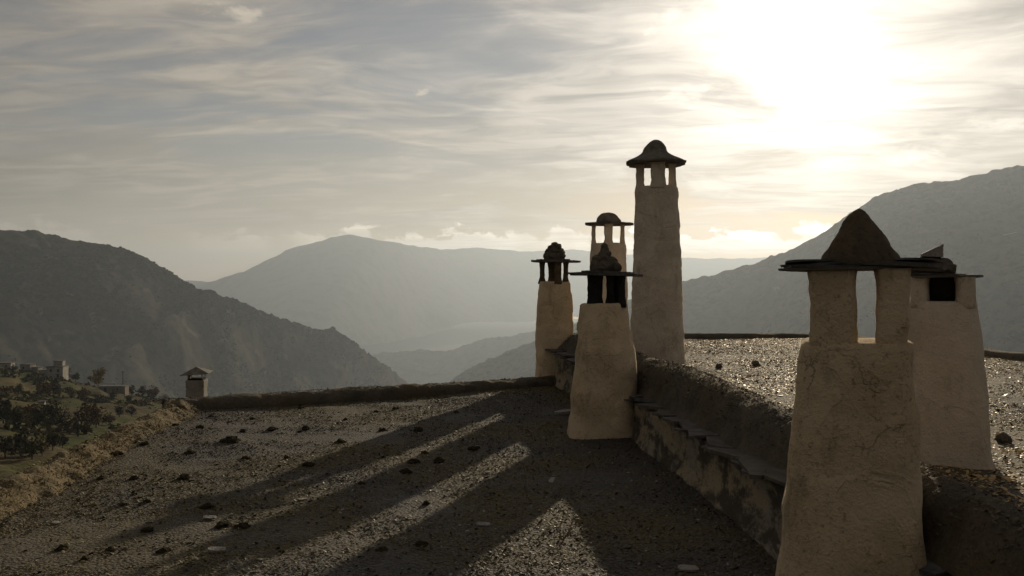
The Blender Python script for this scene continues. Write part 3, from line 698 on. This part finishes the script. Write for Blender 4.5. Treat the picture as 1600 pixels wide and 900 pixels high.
tri = np.array([(-.062, -.05, -.018), (.042, -.05, -.022), (.044, -.05, .046), (-.062, -.05, -.006), (-.05, .05, -.018), (.045, .05, -.022), (.036, .05, .034), (-.056, .05, -.004)])
obj('capstone', mesh_np('capstone', tri, [[0, 1, 2, 3], [5, 4, 7, 6], [0, 4, 5, 1], [1, 5, 6, 2], [2, 6, 7, 3], [3, 7, 4, 0]]), M_PALESTONE, C, (-.045, -.02, 1.546 - UP_Z), (0, 0, .15))
# D: far left of the row
D = chimney('leftmost whitewashed chimney, slender with a dark beehive cap, at the far roof edge', .612, 12.72, -.3,
    [(-.4, .275, .27, -.012), (.2, .27, .265, -.006), (.8, .268, .26, 0), (1.1, .258, .25, 0), (1.28, .243, .235, 0), (1.42, .222, .215, 0), (1.45, .208, .205, 0), (1.452, .12, .12, 0)],
    [(-.215, -.142, -.06, .06), (-.092, .03, .10, .21), (.0, .094, -.21, -.08), (.122, .195, -.06, .06)], (1.445, 1.735),
    [(.018, 0, 1.742, .75, .56, .024, 0, .012, .03), (-.02, 0, 1.762, .46, .44, .018, 0, 0, .5)], M_PL_OCHRE, power=3.0, seed=4.0, amp=.013)
pile(D, [(-.085, -.05, 1.81, .075, .08, .07, .3), (.085, -.04, 1.81, .075, .08, .07, 1.3), (0, .07, 1.81, .12, .09, .07, 2), (0, -.1, 1.80, .085, .07, .065, .1), (-.06, 0, 1.875, .08, .09, .065, .5), (.062, 0, 1.875, .08, .09, .062, 1.5), (0, -.05, 1.89, .06, .06, .06, .2), (-.03, 0, 1.935, .07, .075, .05, .8), (.03, 0, 1.94, .065, .075, .05, 1.1), (-.002, 0, 1.982, .05, .055, .04, .4)], -.3, M_STONE, 15.0)
for o in D.children:
    if o.name.startswith('post'): o.data.materials.clear(); o.data.materials.append(M_CAP)
# E: pale one behind
E = chimney('pale chimney with three slim posts and a low dome, behind the sooty one', 1.385, 12.75, UP_Z,
    [(.30, .30, .29, 0), (1.2, .275, .27, 0), (1.75, .262, .255, 0), (1.90, .255, .25, 0), (1.98, .247, .24, 0), (2.0, .235, .23, 0), (2.002, .15, .15, 0)],
    [(-.240, -.180, -.05, .05), (-.058, .062, -.235, -.13), (-.045, .05, .13, .22), (.170, .232, -.05, .05)], (1.99, 2.27),
    [(.0, 0, 2.278, .70, .56, .024, 0, .008, .04), (.0, 0, 2.296, .44, .42, .014, 0, 0, .4)], M_PL_WHITE, power=2.6, seed=5.0, amp=.010)
dome(E, [(.180, 2.292), (.176, 2.32), (.160, 2.355), (.135, 2.39), (.105, 2.418), (.07, 2.438), (.035, 2.449), (.008, 2.452)], UP_Z, M_CAPGREY, 6.0, .0, 0, .022, 36, freq=8)
# F: tallest
Fc = chimney('tallest whitewashed chimney with a broad conical hat-like cap, on the upper roof', 1.85, 11.3, UP_Z,
    [(.28, .352, .34, 0), (.9, .332, .325, 0), (1.44, .310, .30, 0), (2.1, .288, .28, -.006), (2.57, .270, .265, -.014), (2.63, .262, .255, -.014), (2.645, .25, .245, -.014), (2.647, .15, .15, -.014)],
    [(-.268, -.166, -.07, .07), (-.080, .096, -.255, -.12), (-.05, .10, .13, .25), (.145, .234, -.07, .07)], (2.635, 2.935),
    [(-.012, 0, 2.943, .76, .70, .026, 0, .0, .03)], M_PL_GREY, power=2.7, seed=6.0, amp=.012)
dome(Fc, [(.376, 2.935), (.382, 2.95), (.36, 2.975), (.29, 3.008), (.22, 3.04), (.175, 3.07), (.155, 3.10), (.138, 3.15), (.112, 3.19), (.085, 3.222), (.052, 3.243), (.022, 3.251), (.004, 3.253)], UP_Z, M_CAPGREY, 7.0, -.020, 0, .014, 56, power=2.1, freq=6)

# G: small flue with a sheet-metal hat beyond the far edge
GX, GY = -4.13, 11.62
Gr = empty('metal_capped_chimney', (GX, GY, -1.26), -math.atan2(GX, GY) + R(-14)); tag(Gr, 'small square chimney with a sheet-metal pyramid hat beyond the far left roof corner', 'chimney')
obj('shaft', loft('shaft', [(0, 0, 0, .118, .118, 9), (0, 0, 1.38, .115, .115, 9), (0, 0, 1.40, .122, .122, 9), (0, 0, 1.42, .118, .118, 9), (0, 0, 1.421, .09, .09, 9)], 40, .06, .003, 10, 2.2), M_FLUE, Gr)
obj('collar', loft('collar', [(0, 0, 1.42, .098, .098, 9), (0, 0, 1.443, .098, .098, 9)], 32, .03, .001, 5, 1), M_SOOT, Gr)
for sx, sy in ((-.075, -.075), (.085, -.085), (-.085, .085), (.085, .085)):
    w = .02 if (sx, sy) == (-.075, -.075) else .006
    obj('strut', loft('strut', [(sx, sy, 1.41, w, w, 4), (sx * 1.05, sy * 1.05, 1.525, w, w, 4)], 10, .05, 0, 1), M_METAL, Gr)
hv = np.array([(-.205, -.15, 0), (.205, -.15, 0), (.205, .15, 0), (-.205, .15, 0), (0, 0, .10), (-.2, -.145, -.006), (.2, -.145, -.006), (.2, .145, -.006), (-.2, .145, -.006), (0, 0, .09)])
obj('metal_hat', mesh_np('metal_hat', hv, [[0, 1, 4], [1, 2, 4], [2, 3, 4], [3, 0, 4], [6, 5, 9], [7, 6, 9], [8, 7, 9], [5, 8, 9], [0, 5, 6, 1], [1, 6, 7, 2], [2, 7, 8, 3], [3, 8, 5, 0]]), M_METAL, Gr, (0, 0, 1.505), (R(3), R(-3.5), 0)).scale = (.9, .9, .85)

# ------------------------------------------------------------------ loose things on the roofs
def ground_low(px, py):
    Y = EYE * F / (py - 450); X = (px - 800) / F * Y
    return X, Y
def clump_mesh(seed):
    me = stone_mesh(1, 1, 1, seed, 3, .36, 'moss_clump', False)
    rg = random.Random(seed)
    for v in me.vertices: v.co *= rg.uniform(.82, 1.15)
    return me
cl_v = [clump_mesh(60 + k) for k in range(6)]
CL = [(362, 690, 38), (288, 745, 28), (183, 713, 27), (158, 748, 20), (208, 747, 20), (312, 670, 17), (425, 672, 22), (477, 670, 22), (483, 725, 28), (448, 715, 14), (297, 707, 22), (225, 698, 20), (383, 717, 20), (423, 632, 15), (470, 636, 15), (260, 658, 14), (275, 667, 14), (173, 867, 22), (257, 868, 28), (133, 882, 22), (192, 787, 18), (230, 782, 18), (323, 792, 28), (350, 824, 34), (380, 826, 30), (380, 675, 15), (230, 833, 28), (97, 863, 30), (652, 672, 22), (633, 733, 25), (645, 718, 25), (685, 717, 28), (740, 698, 25), (663, 705, 18), (532, 692, 22), (597, 672, 18), (510, 627, 15), (587, 642, 12), (618, 638, 15), (713, 645, 14), (660, 853, 28), (565, 750, 16), (597, 863, 25), (667, 782, 20), (110, 745, 26), (540, 655, 11), (330, 652, 12), (395, 655, 12)]  # the clump beside the left rim stands in for the rim's shadow
ORD = ['first', 'second', 'third', 'fourth', 'fifth', 'sixth', 'seventh', 'eighth', 'ninth', 'tenth', 'eleventh', 'twelfth', 'thirteenth', 'fourteenth', 'fifteenth']
CROW = ['row nearest the far roof edge', 'second row from the far edge', 'row across the sunlit middle', 'row below the sunlit middle', 'row nearest the viewer']
def clump_row(py): return 0 if py < 650 else 1 if py < 680 else 2 if py < 730 else 3 if py < 800 else 4
for i, (px, py, w) in enumerate(CL):
    X, Y = ground_low(px, py); r = w / F * Y / 2 * .72
    o = obj('moss_clump', cl_v[i % 6], M_CLUMP, None, (X, Y, float(low_z(X, Y)) + r * .10), (0, 0, i * 1.3)); o.scale = (r * .95, r * .9, r * .55)
    if i == 0: lab = 'largest dark moss clump in the sunlit middle of the low roof'
    elif i == 23: lab = 'broad dark moss clump inside the leftmost chimney shadow'
    else:
        b = clump_row(py); k = sorted(c[0] for c in CL if clump_row(c[1]) == b).index(px)
        lab = 'dark moss clump, %s from left in the %s' % (ORD[k], CROW[b])
    tag(o, lab, 'moss clump', 'dark moss clumps on the low roof')
fs = [slate_mesh(1, .7, .14, 300 + k, 9, .16) for k in range(4)]
FS = [(762, 735, 9, 'small pale flat stone near the top of the sunlit strip', 0), (472, 778, 14, 'pale flat stone in the strip between two chimney shadows', 0), (338, 867, 30, 'largest pale flat stone at the edge of a shadow, lower left', 0), (407, 883, 13, 'pale chip of stone near the bottom edge, below the large flat stone', 0), (755, 818, 24, 'dull grey flat stone in deep shade at lower centre', 1), (882, 647, 34, 'grey slate lying on the low roof beside the sooty chimney', 1), (327, 813, 22, 'thin grey slate beside the broad moss clump', 1), (88, 817, 16, 'grey flat stone at the left side of the low roof', 1), (1075, 885, 34, 'grey flat stone near the nearest chimney at the bottom edge', 1)]
for i, (px, py, w, lab, k) in enumerate(FS):
    X, Y = ground_low(px, py); r = w / F * Y
    o = obj('flat_stone', fs[i % 4], M_SLATE if k else M_PALESTONE, None, (X, Y, float(low_z(X, Y)) + r * .07 + .004), (.05, .04, i * .8 * (i % 2))); o.scale = (r, r, r * .8)
    tag(o, lab, 'stone')
def ground_up(px, py):
    Y = (EYE - UP_Z) * F / (py - 450); return (px - 800) / F * Y, Y
for px, py, w, lab in ((1123, 577, 11, 'left of two dark pointed stones on the glinting upper roof'), (1181, 572, 13, 'right of two dark pointed stones on the glinting upper roof'), (1568, 690, 24, 'low dark stone on the upper roof right of the far-right chimney')):
    X, Y = ground_up(px, py); r = w / F * Y / 2
    o = obj('roof_stone', stone_mesh(r, r, r * .95, px * .01, 2, .25), M_STONE, None, (X, Y, float(up_z(X, Y)) + r * .5)); tag(o, lab, 'stone')
def weed():
    X, Y = ground_low(880, 842); root = empty('dry_weed', (X, Y, float(low_z(X, Y)))); tag(root, 'small dry weed sprig at the bottom, left of the nearest chimney', 'plant')
    r = random.Random(4)
    for k in range(6):
        a = r.random() * 6.28; l = r.uniform(.04, .09); b = Vector((math.cos(a) * l * .6, math.sin(a) * l * .6, l))
        V, Fs = [], []
        for q, t in enumerate((0, .5, 1)):
            p = b * t + Vector((0, 0, -.01 * t * t)); w = .003 * (1.1 - t)
            V += [(p.x - w, p.y, p.z), (p.x + w, p.y, p.z), (p.x, p.y + w, p.z)]
        for q in range(2):
            for e in range(3): Fs.append([q * 3 + e, q * 3 + (e + 1) % 3, q * 3 + 3 + (e + 1) % 3, q * 3 + 3 + e])
        s = obj('stem', mesh_np('stem', np.array(V), Fs), M_DRYGRASS, root)
        obj('seed_head', stone_mesh(.007, .007, .009, k, 1, .2, 'seed_head'), M_PALESTONE, s, tuple(b))
weed()
# dry grass on the left bank: uncountable
def bank_grass():
    n = 600; rg = np.random.default_rng(8)
    Y = rg.uniform(4.5, 9.8, n); X = lo_left(Y) + .12 + rg.normal(0, .12, n); Z = .10 - 1.2 * (X - lo_left(Y) - .12) ** 2 * 2
    h = rg.uniform(.012, .04, n); a = rg.random(n) * 6.28; w = .004
    d = np.stack([np.cos(a), np.sin(a)], -1)
    b1 = np.stack([X - d[:, 1] * w, Y + d[:, 0] * w, Z - .02], -1); b2 = np.stack([X + d[:, 1] * w, Y - d[:, 0] * w, Z - .02], -1)
    t = np.stack([X + d[:, 0] * h * .7, Y + d[:, 1] * h * .7, Z + h], -1)
    V = np.stack([b1, b2, t], 1).reshape(-1, 3); Fc = np.arange(n * 3).reshape(-1, 3)
    o = obj('dry_grass', mesh_np('dry_grass', V, Fc), M_DRYGRASS, LOW); tag(o, kind='stuff')
bank_grass()

# ------------------------------------------------------------------ hillside below: houses, pole, walls, trees
def box(cx, cy, cz, sx, sy, sz):
    V = [(cx + a * sx / 2, cy + b * sy / 2, cz + c * sz / 2) for a in (-1, 1) for b in (-1, 1) for c in (-1, 1)]
    return np.array(V), [[0, 1, 3, 2], [4, 6, 7, 5], [0, 4, 5, 1], [2, 3, 7, 6], [0, 2, 6, 4], [1, 5, 7, 3]]
def part_box(name, parent, m, *a): return obj(name, mesh_np(name, *box(*a)), m, parent)
def far_house(label, px, py, blocks, wins, m=None, rz=0.1):
    p = on_hill(px, py); root = empty('hill_house', p, rz); tag(root, label, 'house', 'houses on the terraced hillside')
    for (cx, cy, z0, sx, sy, sz) in blocks:
        part_box('wall', root, m or M_WHITEWASH, cx, cy, z0 + sz / 2 - .8, sx, sy, sz + 1.6)
        part_box('roof', root, M_ROOFGREY, cx, cy, z0 + sz + .12, sx + .5, sy + .5, .24)
    for (cx, y, cz, sx, sz) in wins: part_box('window', root, M_GLASS, cx, y, cz, sx, .12, sz)
    return root
far_house('large whitewashed hill house with a raised upper room, far left', 90, 581, [(0, 0, 0, 6.6, 6, 5.0), (.2, 1.5, 5.2, 3.6, 3, 2.0), (-5.0, .5, 0, 4.0, 5, 3.4)], [(-1.6, -3.02, 3.5, .8, 1.1), (1.4, -3.02, 3.5, .8, 1.1), (1.3, -3.02, 1.1, .9, 1.9), (-5, -2.02, 1.8, .8, .9)])
far_house('pair of small whitewashed hill houses left of the large white one', 44, 579, [(0, 0, 0, 4.4, 4, 3.0), (3.2, 1, -.5, 3.4, 3.5, 2.2)], [(-.8, -2.02, 1.7, .7, .9)], rz=-.1)
far_house('pale low hill house at the left edge of the photo', 9, 573, [(0, 0, 0, 6.0, 4, 2.4)], [(1, -2.02, 1.3, .7, .8)])
far_house('long low stone barn to the right of the yellow tree', 178, 612, [(0, 0, 0, 10.5, 4.5, 2.3)], [(-2.6, -2.27, 1.0, 1.0, 1.9), (2.2, -2.27, 1.2, .8, .8)], M_RUBBLE, .06)
far_house('tiny white hut among the dark trees below the houses', 66, 636, [(0, 0, 0, 1.5, 1.5, 1.4)], [], None, .2)
p = on_hill(192, 604); pole = empty('utility_pole', p); tag(pole, 'thin wooden utility pole standing beside the stone barn', 'pole')
obj('pole_shaft', loft('pole_shaft', [(0, 0, -.5, .20, .20, 2), (0, 0, 9.0, .13, .13, 2)], 10, 1.0, 0, 1), M_WOOD, pole)
part_box('crossarm', pole, M_WOOD, 0, 0, 8.4, 1.6, .14, .14)

def crown_mesh(seed, n, leaf, sx=1.0, sz=1.0, hollow=0.4):
    """leaf clumps spread unevenly through a unit-high crown (z 0..1)"""
    rg = np.random.default_rng(seed); k = 16
    cc = rg.normal(0, 1, (k, 3)); cc /= np.linalg.norm(cc, axis=1, keepdims=True); cc *= rg.uniform(.35, .95, (k, 1))
    cc *= np.array([.40 * sx, .40 * sx, .40 * sz]); cc[:, 2] += .50; rad = rg.uniform(.13, .24, k)
    i = rg.integers(0, k, n); d = rg.normal(0, 1, (n, 3)); d /= np.linalg.norm(d, axis=1, keepdims=True)
    P = cc[i] + d * (rad[i] * rg.random(n) ** hollow)[:, None]
    u = rg.normal(0, 1, (n, 3)); u /= np.linalg.norm(u, axis=1, keepdims=True); w = rg.normal(0, 1, (n, 3)); v = np.cross(u, w); v /= np.linalg.norm(v, axis=1, keepdims=True)
    s = leaf * rg.uniform(.6, 1.3, n)[:, None]
    V = np.stack([P - u * s, P + v * s * .6, P + u * s, P - v * s * .6], 1).reshape(-1, 3)
    return mesh_np('crown', V, np.arange(n * 4).reshape(-1, 4))
def trunk_mesh(seed):
    r = random.Random(seed); V, Fs = [], []
    def limb(a, b, ra, rb):
        a, b = Vector(a), Vector(b); d = (b - a).normalized(); u = d.orthogonal().normalized(); w = d.cross(u); i = len(V)
        for p, rr in ((a, ra), (b, rb)):
            for q in range(6):
                t = q * math.pi / 3; V.append(tuple(p + (u * math.cos(t) + w * math.sin(t)) * rr))
        for q in range(6): Fs.append([i + q, i + (q + 1) % 6, i + 6 + (q + 1) % 6, i + 6 + q])
    f = (r.uniform(-.03, .03), r.uniform(-.03, .03), .20); limb((0, 0, -.06), f, .030, .024)
    for k in range(7):
        a = k * .9 + r.random(); e = Vector((math.cos(a) * .22, math.sin(a) * .22, r.uniform(.45, .80)))
        m_ = Vector(f).lerp(e, .5) + Vector((0, 0, .03)); limb(f, m_, .018, .012); limb(m_, e, .012, .004)
    return mesh_np('trunk', np.array(V), Fs)
CR = {}
def crown_of(kind, i):
    dens = {'bare': 240}.get(kind, 620); key = (kind, i % 3)
    if key not in CR:
        me = crown_mesh(hash(kind) % 97 if False else sum(map(ord, kind)) + i % 3, dens, .058 if kind != 'bare' else .036, 1.0 if kind != 'poplar' else .55, 1.0, .45)
        me.materials.append(CMAT[kind]); CR[key] = me
    return CR[key]
def leafmat(name, c):
    def fn(g):
        n = g.noise(g.wpos, 1.4, 3, .6)
        setc(g, g.mixc(g.ramp(n, .3, .7), rgb(*[q * .55 for q in c]), rgb(*[q * 1.25 for q in c])))
    return mat(name, fn, .9, .1)
CMAT = {'yellow': leafmat('yellow_leaves', (.19, .12, .02)), 'rust': leafmat('rust_leaves', (.125, .072, .034)), 'olive': leafmat('olive_leaves', (.085, .082, .038)), 'dark': leafmat('dark_leaves', (.062, .062, .036)), 'bare': leafmat('bare_twigs', (.07, .05, .035)), 'poplar': leafmat('green_leaves', (.06, .075, .022))}
CDESC = {'yellow': 'yellow-orange autumn tree', 'rust': 'rust-brown autumn tree', 'olive': 'olive-green tree', 'dark': 'dark evergreen tree', 'bare': 'nearly bare brown tree', 'poplar': 'narrow green tree'}
TR = [trunk_mesh(k) for k in range(3)]
ROWS = [('on the top terrace by the hill houses', [(22, 580, 13, 'olive'), (62, 583, 12, 'dark'), (103, 584, 22, 'dark'), (118, 594, 18, 'olive'), (153, 602, 34, 'yellow'), (205, 606, 16, 'olive'), (222, 610, 20, 'dark'), (240, 615, 26, 'rust'), (256, 612, 18, 'bare')]),
        ('on the terrace below the stone barn', [(8, 622, 26, 'rust'), (28, 618, 22, 'olive'), (72, 620, 28, 'rust'), (84, 616, 30, 'dark'), (112, 622, 20, 'olive'), (130, 626, 24, 'rust'), (150, 624, 20, 'bare'), (176, 626, 20, 'olive'), (200, 632, 18, 'dark'), (226, 634, 18, 'olive')]),
        ('on the middle terrace among the dark trees', [(6, 662, 46, 'dark'), (30, 668, 40, 'olive'), (44, 664, 44, 'rust'), (60, 668, 36, 'dark'), (78, 666, 44, 'dark'), (98, 660, 38, 'bare'), (122, 682, 58, 'bare'), (136, 672, 50, 'rust'), (150, 668, 32, 'dark'), (172, 664, 24, 'rust'), (186, 652, 22, 'dark'), (206, 650, 20, 'dark')]),
        ('on the lowest terrace by the left roof edge', [(8, 716, 40, 'dark'), (32, 712, 44, 'dark'), (50, 718, 48, 'olive'), (66, 712, 34, 'rust'), (82, 704, 36, 'dark'), (98, 700, 28, 'dark')])]
ORD = ['first', 'second', 'third', 'fourth', 'fifth', 'sixth', 'seventh', 'eighth', 'ninth', 'tenth', 'eleventh', 'twelfth']
ti = 0
for where, row in ROWS:
    for k, (px, py, hpx, kind) in enumerate(sorted(row)):
        p = on_hill(px, py); h = hpx * .88 / F * p.y
        root = empty('hillside_tree', (p.x, p.y, p.z), ti * 1.1); root.scale = (h * 1.1, h * 1.1, h)
        tag(root, '%s, %s from the left %s' % (CDESC[kind], ORD[k], where), 'tree', 'trees on the terraced hillside')
        obj('trunk', TR[ti % 3], M_BARK, root); obj('crown', crown_of(kind, ti), None, root)
        ti += 1
# low hedges and bushes: uncountable ground cover
def bushes():
    n = 5200; rg = np.random.default_rng(17)
    Y = rg.uniform(60, 440, n); X = -.577 * Y + rg.uniform(-.05, .28, n) * Y
    keep = fbm(p3(X * .02, Y * .02, 4.0), 3) > -.02; X, Y = X[keep], Y[keep]; n = len(X); Z = hill_z(X, Y)
    r = .3 + 1.7 * rg.random(n) ** 2.5; m = 16
    d = rg.normal(0, 1, (n, m, 3)); d /= np.linalg.norm(d, axis=2, keepdims=True); d[..., 2] = np.abs(d[..., 2]) * .8
    P = np.stack([X, Y, Z], -1)[:, None] + d * (r[:, None] * rg.uniform(.5, 1, (n, m)))[..., None]
    u = rg.normal(0, 1, (n, m, 3)); v = np.cross(u, rg.normal(0, 1, (n, m, 3))); u /= np.linalg.norm(u, axis=2, keepdims=True); v /= np.linalg.norm(v, axis=2, keepdims=True)
    s = (r[:, None] * rg.uniform(.3, .55, (n, m)))[..., None]
    V = np.stack([P - u * s, P + v * s * .7, P + u * s, P - v * s * .7], 2).reshape(-1, 3)
    o = obj('hillside_bushes', mesh_np('hillside_bushes', V, np.arange(len(V)).reshape(-1, 4)), CMAT['olive']); tag(o, 'low scrubby bushes scattered over the terraced hillside', 'bushes', kind='stuff')
bushes()
